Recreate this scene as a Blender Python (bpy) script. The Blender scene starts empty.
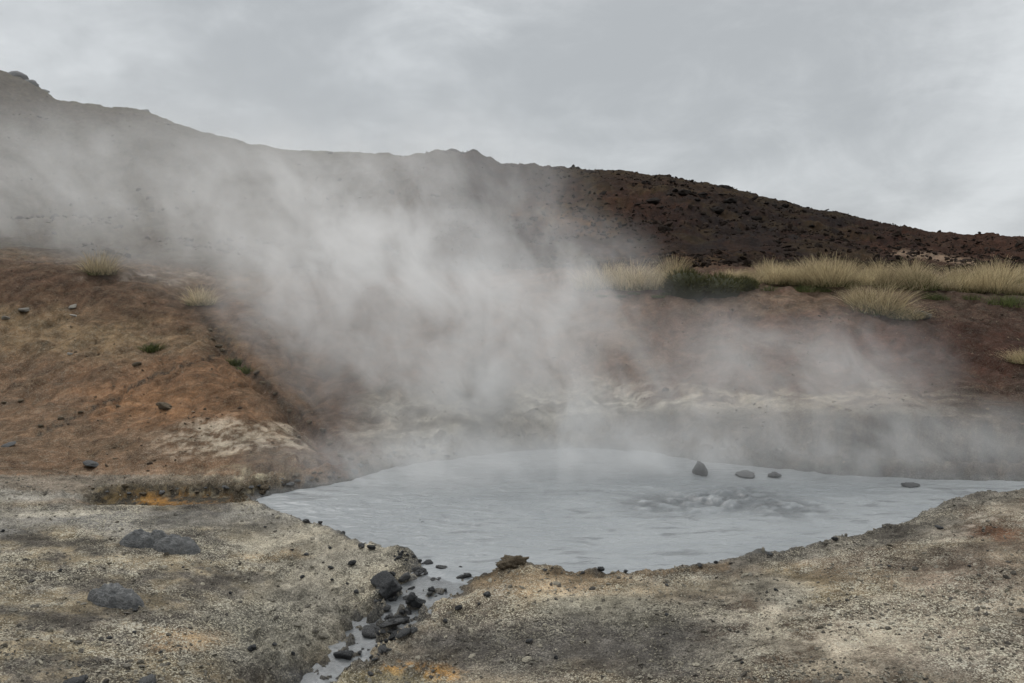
import bpy, bmesh, math, random
import numpy as np
from mathutils import Vector

random.seed(7)
RNG = np.random.default_rng(7)
scene = bpy.context.scene
COL = scene.collection
R = math.radians

# ------------------------------------------------------------------ camera
CAMZ = 2.2
W, H = 1024, 683
F = 28.0 / 36.0 * W
PITCH = math.atan(91.5 / F)
CP, SP = math.cos(PITCH), math.sin(PITCH)
POOL = -0.5

cam_data = bpy.data.cameras.new("camera")
cam = bpy.data.objects.new("camera", cam_data)
COL.objects.link(cam)
cam.location = (0, 0, CAMZ)
cam.rotation_euler = (R(90) - PITCH, 0, 0)
cam_data.lens = 28.0
cam_data.sensor_width = 36.0
cam_data.clip_start = 0.05
cam_data.clip_end = 20000
scene.camera = cam


def ray(u, v):
    """direction per metre of depth: (dx, dy, dz) of the photograph's pixel."""
    a = (np.asarray(u, float) - W / 2) / F
    b = (H / 2 - np.asarray(v, float)) / F
    return a, CP + SP * b, -SP + CP * b


def at_y(u, v, y):
    dx, dy, dz = ray(u, v)
    k = y / dy
    return k * dx, y + 0 * k, CAMZ + k * dz


def at_z(u, v, z):
    dx, dy, dz = ray(u, v)
    k = (z - CAMZ) / dz
    return k * dx, k * dy, z + 0 * k


def project(x, y, z):
    zc = z - CAMZ
    depth = y * CP - zc * SP
    up = y * SP + zc * CP
    depth = np.maximum(depth, 0.05)
    return W / 2 + F * x / depth, H / 2 - F * up / depth


# ------------------------------------------------------------------ noise
_PERM = RNG.permutation(256)
_PERM = np.concatenate([_PERM, _PERM])
_GA = RNG.uniform(0, 2 * np.pi, 256)
_GX, _GY = np.cos(_GA), np.sin(_GA)


def perlin(x, y):
    xi, yi = np.floor(x).astype(np.int64), np.floor(y).astype(np.int64)
    xf, yf = x - xi, y - yi
    xi &= 255
    yi &= 255

    def g(ix, iy, fx, fy):
        h = _PERM[_PERM[ix & 255] + (iy & 255)]
        return _GX[h] * fx + _GY[h] * fy
    u = xf ** 3 * (xf * (xf * 6 - 15) + 10)
    v = yf ** 3 * (yf * (yf * 6 - 15) + 10)
    a = g(xi, yi, xf, yf)
    b = g(xi + 1, yi, xf - 1, yf)
    c = g(xi, yi + 1, xf, yf - 1)
    d = g(xi + 1, yi + 1, xf - 1, yf - 1)
    return ((a * (1 - u) + b * u) * (1 - v) + (c * (1 - u) + d * u) * v) * 1.5


def fbm(x, y, oct=4, gain=0.5, seed=0.0):
    s, amp = 0.0, 1.0
    x = x + seed * 17.13
    y = y - seed * 9.71
    for k in range(oct):
        s = s + amp * perlin(x + 5.3 * k, y + 1.7 * k)
        x, y = x * 2.03, y * 2.03
        amp *= gain
    return s


def sstep(a, b, x):
    t = np.clip((x - a) / (b - a), 0, 1)
    return t * t * (3 - 2 * t)


# ------------------------------------------------------------------ terrain feature lines
TG = np.linspace(-1.8, 1.8, 2881)


def smooth(a, px):
    n = int(px / F / (TG[1] - TG[0]) * 3) + 1
    k = np.exp(-0.5 * (np.arange(-n, n + 1) / (n / 3.0)) ** 2)
    return np.convolve(np.pad(a, n, mode="edge"), k / k.sum(), mode="valid")


def line_from(pts, mode, sm=6):
    """pts rows: mode 'vz' (u, v, z) or 'vy' (u, v, y). Returns y(t), z(t) sampled on TG."""
    ts, ys, zs = [], [], []
    for u, v, q in pts:
        if mode == "vz":
            x, y, z = at_z(u, v, q)
        else:
            x, y, z = at_y(u, v, q)
        ts.append(float(x / y)); ys.append(float(y)); zs.append(float(z))
    return smooth(np.interp(TG, ts, ys), sm), smooth(np.interp(TG, ts, zs), sm)


def line_yz(y, pts, sm=25):
    ts = [(u - W / 2) / F for u, _ in pts]
    return np.full_like(TG, y), smooth(np.interp(TG, ts, [z for _, z in pts]), sm)


L = []
L.append(line_yz(0.2, [(-600, 0.05), (0, 0.0), (310, -0.35), (512, -0.25), (1024, 0.05), (1600, 0.1)], 60))
L.append(line_yz(3.4, [(-600, 0.05), (0, -0.08), (200, -0.3), (290, -0.62), (340, -0.6), (512, -0.36), (1024, 0.02), (1600, 0.1)], 25))
L.append(line_yz(5.1, [(-600, 0.0), (0, -0.16), (150, -0.3), (250, -0.5), (310, -0.62), (370, -0.56), (512, -0.40), (700, -0.28), (1024, -0.02), (1600, 0.2)], 20))
B_PTS = [(-700, 512, -.1), (-300, 511, -.15), (0, 508, -.27), (90, 507, -.33), (180, 508, -.36), (240, 506, -.40), (262, 503, -.41), (285, 508, -.42),
         (303, 515, -.42), (325, 524, -.42), (345, 538, -.42), (370, 546, -.43), (408, 549, -.43), (422, 557, -.44), (450, 576, -.49), (480, 572, -.43),
         (510, 562, -.39), (560, 564, -.38), (600, 570, -.38), (640, 568, -.38), (720, 560, -.36), (800, 547, -.32), (880, 528, -.25),
         (925, 516, -.19), (945, 504, -.12), (985, 491, -.03), (1024, 487, .03), (1300, 466, .2), (1700, 450, .4)]
L.append(line_from(B_PTS, "vz", 4))
C_PTS = [(-700, 500, -.1), (-300, 500, -.14), (0, 500, -.22), (75, 502, -.32), (100, 507, -.5), (180, 507, -.56), (240, 501, -.53), (262, 496, POOL), (300, 491, POOL), (345, 482, POOL),
         (375, 471, POOL), (420, 462, POOL), (470, 456, POOL), (520, 450, POOL), (580, 447, POOL), (650, 451, POOL), (700, 461, POOL), (760, 466, POOL),
         (850, 475, POOL), (920, 478, POOL), (985, 480, POOL), (1060, 482, POOL), (1300, 480, -.4), (1700, 470, -.2)]
Cy, Cz = line_from(C_PTS, "vz", 4)
By = L[-1][0]
Cy = np.maximum(Cy, By + 0.12)
L.append((Cy, Cz))
D_PTS = [(-700, 480, .9), (-300, 482, .9), (0, 484, .8), (70, 497, .35), (95, 493, .34), (125, 489, .38), (152, 487, .36), (178, 490, .30), (205, 487, .34), (235, 480, .38), (262, 473, .40), (300, 466, .4), (345, 455, .45), (375, 449, .5),
         (420, 440, .55), (470, 426, .6), (520, 416, .65), (580, 412, .65), (620, 417, .6), (700, 421, .8), (740, 424, .75), (800, 417, .7), (850, 413, .65),
         (900, 411, .65), (950, 415, .65), (1024, 423, .7), (1300, 435, .8), (1700, 440, 1)]
_p = []
for u, v, dy in D_PTS:
    t = (u - W / 2) / F
    _p.append((u, v, float(np.interp(t, TG, Cy)) + dy))
Dy, Dz = line_from(_p, "vy", 4)
Dy = np.maximum(Dy, Cy + 0.12)
L.append((Dy, Dz))
L.append(line_from([(-700, 400, 11.6), (0, 408, 11.6), (120, 396, 11.6), (200, 388, 11.6), (260, 396, 11.6), (310, 418, 11.8), (360, 412, 12), (420, 392, 12.4), (520, 388, 12.8), (620, 392, 12.6), (700, 392, 12.2),
                    (850, 380, 12), (1024, 378, 11.8), (1700, 370, 11.8)], "vy", 14))
L.append(line_from([(-700, 315, 14), (0, 335, 14), (150, 338, 14), (230, 345, 14), (300, 352, 14.4), (420, 345, 14.8), (600, 338, 14.8), (700, 334, 14.4), (850, 324, 14.2), (1024, 330, 14), (1700, 325, 14)], "vy", 20))
L.append(line_from([(-700, 240, 17), (0, 262, 17), (100, 268, 17), (200, 290, 17), (300, 297, 17.2), (420, 292, 17.2), (512, 290, 17), (600, 286, 17), (700, 288, 16.5), (850, 290, 16.2), (1024, 297, 16), (1700, 290, 16)], "vy", 20))
L.append(line_from([(-700, 215, 22), (0, 238, 22), (200, 252, 22), (512, 262, 21), (700, 266, 19.4), (850, 266, 20), (1024, 268, 21), (1700, 265, 22)], "vy", 20))
H_PTS = [(-700, -60, 75), (-300, 10, 70), (-60, 58, 66), (0, 70, 65), (14, 76, 65), (30, 82, 65), (38, 88, 65), (47, 93, 64), (56, 100, 64), (80, 103, 64), (105, 107, 63), (138, 109, 63), (152, 113, 62), (175, 123, 61), (200, 131, 60),
         (250, 144, 57), (300, 151, 54), (360, 154, 52), (415, 155, 50), (435, 151, 50), (452, 149, 50), (468, 153, 50), (474, 150, 50), (484, 156, 50), (500, 163, 48), (560, 167, 44), (620, 172, 42), (652, 176, 41), (664, 174, 41), (676, 178, 41), (690, 181, 40), (712, 184, 40),
         (735, 189, 40), (760, 195, 40), (800, 206, 41), (850, 216, 43), (900, 228, 46), (940, 234, 50), (980, 237, 54), (1024, 238, 58), (1300, 240, 64), (1700, 240, 64)]
Hy, Hz = line_from(H_PTS, "vy", 2.2)
L.append((Hy, Hz))
L.append((Hy + 25, Hz - 3.5))
L.append((Hy * 0 + 420, Hz * 0 - 4.0))
LY = np.array([l[0] for l in L])
LZ = np.array([l[1] for l in L])


def base_height(x, y):
    x = np.asarray(x, float); y = np.asarray(y, float)
    t = np.clip(x / np.maximum(y, 0.6), -1.75, 1.75)
    n = len(L)
    ys = np.array([np.interp(t, TG, LY[j]) for j in range(n)])
    zs = np.array([np.interp(t, TG, LZ[j]) for j in range(n)])
    h = np.maximum(np.diff(ys, axis=0), 1e-4)
    d = np.diff(zs, axis=0) / h
    m = np.zeros_like(zs)
    same = d[:-1] * d[1:] > 0
    w1, w2 = 2 * h[1:] + h[:-1], h[1:] + 2 * h[:-1]
    with np.errstate(divide="ignore", invalid="ignore"):
        hm = (w1 + w2) / (w1 / d[:-1] + w2 / d[1:])
    m[1:-1] = np.where(same, hm, 0)
    out = np.array(zs[0])
    for j in range(n - 1):
        s = np.clip((y - ys[j]) / h[j], 0, 1)
        s2, s3 = s * s, s * s * s
        m0, m1 = m[j], m[j + 1]
        if j + 1 == n - 3: m1 = d[j] * .85      # a crisp crest, not a rounded one
        if j == n - 3: m0 = d[j]
        val = (2 * s3 - 3 * s2 + 1) * zs[j] + (s3 - 2 * s2 + s) * h[j] * m0 + (-2 * s3 + 3 * s2) * zs[j + 1] + (s3 - s2) * h[j] * m1
        out = np.where(y >= ys[j], val, out)
    return np.where(y > ys[-1], zs[-1], out)


# ------------------------------------------------------------------ pool outline (world metres), from the shore
SHORE = [(250, 499), (278, 492), (300, 488), (322, 485), (345, 482), (360, 476), (375, 471), (398, 466), (420, 462), (470, 456), (520, 450), (580, 447), (650, 451), (700, 461),
         (760, 466), (850, 475), (920, 478), (985, 480), (1090, 481)]
NEAR = [(1060, 489), (1024, 487), (985, 491), (945, 504), (925, 516), (880, 528), (800, 547), (760, 554), (720, 560), (680, 565), (640, 568), (600, 570), (560, 564), (530, 563),
        (510, 562), (480, 571), (450, 577), (430, 565), (422, 557), (408, 549), (370, 546), (345, 538), (325, 524), (303, 517), (285, 511), (262, 506)]
poly = [at_z(u, v, POOL)[:2] for u, v in SHORE]
_bz = {}
for u, v in NEAR:
    zb = float(np.interp(u, [p[0] for p in B_PTS], [p[2] for p in B_PTS]))
    poly.append(at_z(u, v, zb)[:2])
poly = np.array([(float(a), float(b)) for a, b in poly])


def resample(p, n, closed):
    q = np.vstack([p, p[:1]]) if closed else p
    s = np.concatenate([[0], np.cumsum(np.hypot(*np.diff(q[:, :2], axis=0).T))])
    k = np.linspace(0, s[-1], n, endpoint=not closed)
    return np.stack([np.interp(k, s, q[:, i]) for i in range(q.shape[1])], 1)


poly = resample(poly, 160, True)
for _ in range(2):
    poly = (np.roll(poly, 1, 0) + 4 * poly + np.roll(poly, -1, 0)) / 6


def poly_sdf(x, y, P):
    x = np.asarray(x, float); y = np.asarray(y, float)
    d = np.full(x.shape, 1e9)
    inside = np.zeros(x.shape, bool)
    n = len(P)
    for i in range(n):
        ax, ay = P[i]; bx, by = P[(i + 1) % n]
        ex, ey = bx - ax, by - ay
        k = np.clip(((x - ax) * ex + (y - ay) * ey) / (ex * ex + ey * ey + 1e-12), 0, 1)
        d = np.minimum(d, (x - ax - k * ex) ** 2 + (y - ay - k * ey) ** 2)
        c = ((ay > y) != (by > y)) & (x < (bx - ax) * (y - ay) / (by - ay + 1e-15) + ax)
        inside ^= c
    d = np.sqrt(d)
    return np.where(inside, -d, d)


def line_dist(x, y, P):
    """distance to polyline P (k,2) and the parameter 0..1 along it."""
    d = np.full(np.shape(x), 1e9); s = np.zeros(np.shape(x))
    n = len(P)
    for i in range(n - 1):
        ax, ay = P[i][:2]; bx, by = P[i + 1][:2]
        ex, ey = bx - ax, by - ay
        k = np.clip(((x - ax) * ex + (y - ay) * ey) / (ex * ex + ey * ey + 1e-12), 0, 1)
        q = np.hypot(x - ax - k * ex, y - ay - k * ey)
        s = np.where(q < d, (i + k) / (n - 1), s)
        d = np.minimum(d, q)
    return d, s


# outflow channel
CH_PX = [(462, 556), (447, 572), (432, 584), (412, 597), (396, 611), (378, 627), (358, 643), (338, 660), (318, 678), (296, 700), (262, 740)]
CH_W = [.26, .20, .17, .15, .14, .12, .09, .06, .05, .05, .05]
CH_Z = [POOL, POOL, POOL - .006, POOL - .02, POOL - .03, POOL - .045, POOL - .06, POOL - .08, POOL - .1, POOL - .12, POOL - .15]
CH = np.array([(*[float(q) for q in at_z(u, v, z)], w) for (u, v), z, w in zip(CH_PX, CH_Z, CH_W)])
_cs = np.linspace(0, 1, len(CH))

bx0, by0 = poly.min(0) - 1.5
bx1, by1 = poly.max(0) + 1.5


def march(hf, u, v, y0=2.2, y1=90.0):
    dx, dy, dz = [float(q) for q in ray(u, v)]
    ys = np.exp(np.linspace(math.log(y0), math.log(y1), 5000))
    k = ys / dy
    below = CAMZ + k * dz < hf(k * dx, ys)
    i = int(np.argmax(below)) if below.any() else len(ys) - 1
    return k[i] * dx, ys[i]


# rills on the left slope, found on the smooth base
def rill(px):
    return np.array([march(base_height, u, v) for u, v in px])


RILLS = [(rill([(205, 318), (222, 340), (240, 362), (262, 383), (285, 405), (310, 428), (335, 448), (352, 462)]), .16, .20),
         (rill([(40, 435), (75, 418), (110, 400), (150, 378), (195, 362), (232, 352)]), .08, .08),
         (rill([(468, 340), (476, 370), (482, 400), (492, 430), (500, 448)]), .30, .16),
         (rill([(1024, 362), (985, 352), (950, 345), (905, 338)]), .1, .06)]


def height(x, y):
    x = np.asarray(x, float); y = np.asarray(y, float)
    z = base_height(x, y)
    r = np.hypot(x, y)
    far = sstep(19, 30, y)
    mid = sstep(9.2, 12, y)
    # lumpy relief at several scales
    z = z + (0.03 + 0.05 * mid + 0.02 * far) * fbm(x * 0.55, y * 0.55, 3, seed=1)
    z = z + (0.012 + 0.03 * mid + 0.05 * far) * fbm(x * 1.9, y * 1.9, 4, seed=2)
    tcl = np.clip(x / np.maximum(y, .6), -1.75, 1.75)
    calm = 1 - .93 * np.exp(-((y - np.interp(tcl, TG, Hy)) / 6) ** 2)
    z = z + far * calm * 0.42 * fbm(x * 0.16, y * 0.16, 3, seed=3)
    rid = 1 - np.abs(fbm(x * 0.5, y * 0.5, 4, seed=8))
    z = z + far * 0.2 * calm * (np.clip(rid, 0, 1) ** 3 - .3)
    z = z + (0.006 + 0.006 * mid) * fbm(x * 9, y * 9, 3, seed=4)
    z = z - .09 * mid * (1 - far) * np.clip(1 - 2.2 * np.abs(fbm(x * .9 + .3 * perlin(x * 1.5, y * 1.5), y * .22, 3, .5, seed=17)), 0, 1) ** 2
    # clods on crust
    z = z + 0.008 * np.clip(fbm(x * 16, y * 16, 2, seed=5), 0, 1) * (1 - far)
    for P, wd, dp in RILLS:
        m = (x > P[:, 0].min() - 1) & (x < P[:, 0].max() + 1) & (y > P[:, 1].min() - 1) & (y < P[:, 1].max() + 1)
        if m.any():
            wob = 0.12 * fbm(x[m] * 1.7, y[m] * 1.7, 3, seed=6) + 0.05 * fbm(x[m] * 8, y[m] * 8, 2, seed=7)
            d, s = line_dist(x[m] + wob, y[m] + wob * .6, P)
            z[m] = z[m] - dp * np.exp(-(d / wd) ** 2) * np.sin(np.clip(s, .03, .97) * np.pi) ** .5
    # crumbling undercut left of the pool
    mg = (x > -5.6) & (x < -2.2) & (y > 7.4) & (y < 9.6)
    if mg.any():
        xm, ym = x[mg], y[mg]
        yl = np.interp(np.clip(xm / ym, -1.75, 1.75), TG, (LY[4] + LY[5]) / 2)
        wg = np.exp(-((ym - yl - .08) / .28) ** 2)
        z[mg] = z[mg] + wg * (.085 * fbm(xm * 3.4, ym * 3.4, 5, .65, seed=15) + .03 * np.abs(fbm(xm * 14, ym * 14, 3, .6, seed=16)))
    # pool basin and outflow
    m = (x > bx0 - 2) & (x < bx1 + 2) & (y > 3) & (y < by1)
    if m.any():
        xm, ym, zm = x[m], y[m], z[m]
        s = poly_sdf(xm, ym, poly)
        rough = (0.05 - .03 * (ym > 8.2)) * fbm(xm * 3.2, ym * 3.2, 4, seed=9)
        # broken, ledged bank above the far shore
        bank = np.exp(-((s - .28) / .3) ** 2) * (ym > 8.4) * (s > -.1)
        zm = zm + bank * (0.16 * fbm(xm * 2.6, ym * 2.6, 5, .6, seed=10) - .02)
        nearb = np.exp(-(s / .22) ** 2) * (ym < 8.4)
        zm = zm + nearb * 0.03 * fbm(xm * 6, ym * 6, 4, .6, seed=12)
        d, q = line_dist(xm, ym, CH)
        cz = np.interp(q, _cs, CH[:, 2]); cw = np.interp(q, _cs, CH[:, 3])
        d = d + 0.10 * fbm(xm * 4, ym * 4, 3, seed=11)
        flow = sstep(0, 1, (d - cw * .75) / .30)
        k = sstep(-.22, .0, s + rough)
        zm = (POOL - .35) * (1 - k) + np.maximum(zm, POOL - .02 + .045 * k + .05 * np.clip(fbm(xm * 5, ym * 5, 4, .6, seed=14), -.3, 1) * k * sstep(0, .25, s + .12) + (1.0 * np.clip(s, 0, .15) - 3 * np.clip(s - .18, 0, 9)) * (ym > 8.2)) * k
        bed = cz - .05 + (.04 + .10 * np.exp(-((q - .45) / .22) ** 2)) * np.clip(fbm(xm * 8, ym * 8, 4, .6, seed=13) + .05, -.3, 1)
        zm = np.where(s > -.25, bed * (1 - flow) + np.where(s > 0, np.maximum(zm, cz), zm) * flow, zm)
        z[m] = zm
    return z


def hit(u, v, y0=2.2, y1=90.0):
    x, y = march(height, u, v, y0, y1)
    return Vector((x, y, float(height(np.array([x]), np.array([y]))[0])))


# ------------------------------------------------------------------ materials
def new_mat(name):
    m = bpy.data.materials.new(name)
    m.use_nodes = True
    nt = m.node_tree
    return m, nt, nt.nodes["Principled BSDF"], nt.nodes["Material Output"]


class NB:
    """small helper to write node graphs as expressions"""
    def __init__(s, nt): s.nt = nt
    def n(s, t, **kw):
        o = s.nt.nodes.new(t)
        for k, v in kw.items(): setattr(o, k, v)
        return o
    def put(s, sock, v):
        if isinstance(v, bpy.types.NodeSocket): s.nt.links.new(v, sock)
        elif v is not None: sock.default_value = v
    def math(s, op, a, b=None, c=None, clamp=False):
        o = s.n("ShaderNodeMath", operation=op, use_clamp=clamp)
        s.put(o.inputs[0], a)
        if b is not None: s.put(o.inputs[1], b)
        if c is not None: s.put(o.inputs[2], c)
        return o.outputs[0]
    def vmath(s, op, a, b=None):
        o = s.n("ShaderNodeVectorMath", operation=op)
        s.put(o.inputs[0], a)
        if b is not None:
            s.put(o.inputs[3 if op == "SCALE" else 1], b)
        return o.outputs["Value"] if op in ("LENGTH", "DOT_PRODUCT", "DISTANCE") else o.outputs[0]
    def noise(s, vec, scale, detail=3, rough=.5, dist=0.0, col=False):
        o = s.n("ShaderNodeTexNoise")
        s.put(o.inputs["Vector"], vec)
        s.put(o.inputs["Scale"], scale); s.put(o.inputs["Detail"], detail)
        s.put(o.inputs["Roughness"], rough); s.put(o.inputs["Distortion"], dist)
        return o.outputs["Color" if col else "Fac"]
    def voro(s, vec, scale, feature="F1", out="Distance", rnd=1.0):
        o = s.n("ShaderNodeTexVoronoi", feature=feature)
        s.put(o.inputs["Vector"], vec); s.put(o.inputs["Scale"], scale)
        s.put(o.inputs["Randomness"], rnd)
        return o.outputs[out]
    def ramp(s, f, a, b, lo=0.0, hi=1.0, smooth=True):
        o = s.n("ShaderNodeMapRange", interpolation_type="SMOOTHSTEP" if smooth else "LINEAR")
        s.put(o.inputs[0], f); s.put(o.inputs[1], a); s.put(o.inputs[2], b); s.put(o.inputs[3], lo); s.put(o.inputs[4], hi)
        return o.outputs[0]
    def mix(s, f, a, b, op="MIX"):
        o = s.n("ShaderNodeMix", data_type="RGBA", blend_type=op)
        s.put(o.inputs[0], f)
        s.put(o.inputs[6], a if isinstance(a, bpy.types.NodeSocket) else (*a, 1) if len(a) == 3 else a)
        s.put(o.inputs[7], b if isinstance(b, bpy.types.NodeSocket) else (*b, 1) if len(b) == 3 else b)
        return o.outputs[2]
    def pos(s): return s.n("ShaderNodeNewGeometry").outputs["Position"]
    def bump(s, h, strength, dist, normal=None):
        o = s.n("ShaderNodeBump")
        s.put(o.inputs["Strength"], strength); s.put(o.inputs["Distance"], dist); s.put(o.inputs["Height"], h)
        if normal is not None: s.put(o.inputs["Normal"], normal)
        return o.outputs[0]


def attr(nb, name):
    return nb.n("ShaderNodeAttribute", attribute_name=name)


def ground_material():
    m, nt, bs, out = new_mat("geothermal_ground")
    nb = NB(nt)
    p = nb.pos()
    a = attr(nb, "tint")
    k = attr(nb, "grain")           # r: pale grains, g: dark grit, b: wet
    sep = nb.n("ShaderNodeSeparateColor"); nb.put(sep.inputs[0], k.outputs["Color"])
    pale, grit, wet = sep.outputs
    big = nb.noise(p, 2.3, 6, .62)
    mid = nb.noise(p, 11, 5, .65)
    fine = nb.noise(p, 85, 4, .75)
    tone = nb.math("MULTIPLY", nb.ramp(big, .25, .75, .72, 1.28), nb.ramp(mid, .25, .75, .74, 1.26))
    tone = nb.math("MULTIPLY", tone, nb.ramp(fine, .25, .75, .42, 1.58))
    c = nb.vmath("SCALE", a.outputs["Color"], tone)
    # grains: each cell its own tone
    vc = nb.voro(p, 125, out="Color")
    sv = nb.n("ShaderNodeSeparateColor"); nb.put(sv.inputs[0], vc)
    vc2 = nb.voro(p, 58, out="Color")
    sv2 = nb.n("ShaderNodeSeparateColor"); nb.put(sv2.inputs[0], vc2)
    clump = nb.noise(p, 6.5, 7, .74)
    th = nb.math("ADD", nb.math("MULTIPLY", clump, .7), nb.math("MULTIPLY", sv.outputs[0], .55))
    g1 = nb.math("MULTIPLY", nb.ramp(th, .66, .82), pale)
    palec = nb.mix(nb.noise(p, 3.1, 2), (.56, .49, .33), (.45, .43, .38))
    c = nb.mix(nb.math("MULTIPLY", g1, .8), c, palec)
    g1b = nb.math("MULTIPLY", nb.math("MULTIPLY", nb.ramp(sv2.outputs[1], .80, .9), nb.ramp(clump, .45, .6)), pale)
    c = nb.mix(nb.math("MULTIPLY", g1b, .55), c, (.5, .47, .38))
    g2 = nb.math("MULTIPLY", nb.ramp(sv.outputs[2], .62, .8), grit)
    c = nb.mix(nb.math("MULTIPLY", g2, .75), c, (.035, .033, .032))
    nt.links.new(c, bs.inputs["Base Color"])
    nb.put(bs.inputs["Roughness"], nb.ramp(wet, 0, 1, .95, .38))
    nb.put(bs.inputs["Specular IOR Level"], nb.ramp(wet, 0, 1, .03, .5))
    vd = nb.voro(p, 110)
    vd2 = nb.voro(p, 24)
    hgt = nb.math("ADD", nb.math("MULTIPLY", vd, -.35), nb.math("ADD", nb.math("MULTIPLY", fine, .5), nb.math("MULTIPLY", vd2, -.5)))
    b1 = nb.bump(hgt, .55, .02)
    b2 = nb.bump(nb.noise(p, 6, 8, .7), .5, .12, b1)
    nt.links.new(b2, bs.inputs["Normal"])
    return m


def rock_material(name, dark, light, scale=9, rough=.8, spec=.3, loose=False):
    m, nt, bs, out = new_mat(name)
    nb = NB(nt)
    tc = nb.n("ShaderNodeTexCoord").outputs["Object"]
    oi = nb.n("ShaderNodeObjectInfo").outputs["Random"]
    p = nb.vmath("ADD", nb.pos(), tc)
    n1 = nb.noise(p, scale, 6, .65)
    n2 = nb.noise(p, scale * 6, 3, .6)
    f = nb.math("MULTIPLY", nb.ramp(n1, .3, .75), nb.ramp(n2, .2, .8, .5, 1.0))
    c = nb.mix(f, dark, light)
    if loose:
        c = nb.mix(attr(nb, "tone").outputs["Fac"], dark, light)
    else:
        c = nb.vmath("SCALE", c, nb.ramp(oi, 0, 1, .75, 1.3, False))
    nt.links.new(c, bs.inputs["Base Color"])
    nb.put(bs.inputs["Roughness"], rough)
    nb.put(bs.inputs["Specular IOR Level"], spec)
    h = nb.math("ADD", nb.noise(p, scale * 2, 8, .7), nb.math("MULTIPLY", nb.voro(p, scale * 4), .4))
    nt.links.new(nb.bump(h, .8, .03), bs.inputs["Normal"])
    return m


def water_material():
    m, nt, bs, out = new_mat("grey_mud_water")
    nb = NB(nt)
    p = nb.pos()
    st = nb.n("ShaderNodeMapping"); nb.put(st.inputs["Vector"], p); st.inputs["Scale"].default_value = (.55, 1.25, 1)
    q = st.outputs[0]
    n = nb.noise(q, 1.1, 5, .6, .6)
    c = nb.mix(nb.ramp(n, .35, .65), (.200, .211, .216), (.242, .252, .255))
    st2 = nb.n("ShaderNodeMapping"); nb.put(st2.inputs["Vector"], p); st2.inputs["Scale"].default_value = (1.6, 6.0, 1)
    ripple_shade = nb.math("MULTIPLY", nb.ramp(nb.noise(st2.outputs[0], 1.5, 4, .6, .4), .53, .66), nb.ramp(n, .4, .6, .45, 1))  # shaded ripple faces, painted into the water colour as stretched dark dashes
    c = nb.mix(nb.math("MULTIPLY", ripple_shade, .75), c, (.105, .11, .112))
    c = nb.mix(nb.math("MULTIPLY", attr(nb, "boil_shade").outputs["Fac"], 1.0), c, (.075, .08, .082))  # shade between the boiling lumps, painted into the water colour
    nt.links.new(c, bs.inputs["Base Color"])
    bs.inputs["Roughness"].default_value = .36
    bs.inputs["Specular IOR Level"].default_value = .5
    h = nb.math("ADD", nb.noise(q, 7, 4, .55, .5), nb.math("MULTIPLY", nb.noise(q, 22, 3, .5, .3), .35))
    nt.links.new(nb.bump(h, .55, .06), bs.inputs["Normal"])
    return m


def mud_material():
    m, nt, bs, out = new_mat("wet_grey_mud")
    nb = NB(nt)
    p = nb.pos()
    n = nb.noise(p, 14, 6, .65)
    c = nb.mix(nb.ramp(n, .3, .7), (.095, .098, .098), (.16, .165, .166))
    nt.links.new(c, bs.inputs["Base Color"])
    bs.inputs["Roughness"].default_value = .32
    nt.links.new(nb.bump(nb.noise(p, 30, 5, .6), .5, .02), bs.inputs["Normal"])
    return m


def blade_material(name, lo, hi):
    m, nt, bs, out = new_mat(name)
    nb = NB(nt)
    a = attr(nb, "shade").outputs["Fac"]
    c = nb.mix(a, lo, hi)
    c = nb.vmath("SCALE", c, nb.ramp(nb.n("ShaderNodeObjectInfo").outputs["Random"], 0, 1, .7, 1.2, False))
    nt.links.new(c, bs.inputs["Base Color"])
    bs.inputs["Roughness"].default_value = .7
    bs.inputs["Specular IOR Level"].default_value = .2
    tr = nb.n("ShaderNodeBsdfTranslucent"); nb.put(tr.inputs[0], c)
    mx = nb.n("ShaderNodeMixShader"); mx.inputs[0].default_value = .3
    nt.links.new(bs.outputs[0], mx.inputs[1]); nt.links.new(tr.outputs[0], mx.inputs[2])
    nt.links.new(mx.outputs[0], out.inputs[0])
    return m


M_GROUND = ground_material()
M_BLACK = rock_material("black_lava_rock", (.016, .017, .018), (.075, .076, .078), 9, .6, .4)
M_GREY = rock_material("grey_mud_clod", (.085, .086, .086), (.24, .235, .225), 10, .85, .25)
M_BROWN = rock_material("brown_crusted_rock", (.06, .045, .03), (.30, .24, .16), 12, .85, .2)
M_SCREE = rock_material("dark_scree_rock", (.009, .008, .007), (.038, .030, .026), 3, .9, .06)
M_PALE = rock_material("pale_sinter_stone", (.22, .2, .17), (.45, .42, .36), 9, .9, .2)
M_GRIT = rock_material("loose_grit", (.075, .068, .06), (.40, .36, .28), 20, .9, .2, True)
M_LOOSE = rock_material("loose_scree", (.013, .010, .008), (.052, .037, .029), 20, .9, .04, True)
M_CRUMB = rock_material("loose_earth_crumb", (.05, .036, .027), (.24, .18, .12), 20, .9, .15, True)
M_WATER = water_material()
M_MUD = mud_material()
M_STRAW = blade_material("dry_straw_blade", (.17, .13, .065), (.66, .54, .33))
M_GREEN = blade_material("green_grass_blade", (.018, .028, .009), (.14, .16, .055))
M_MOSS = blade_material("moss_blade", (.030, .032, .014), (.135, .13, .052))


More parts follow.
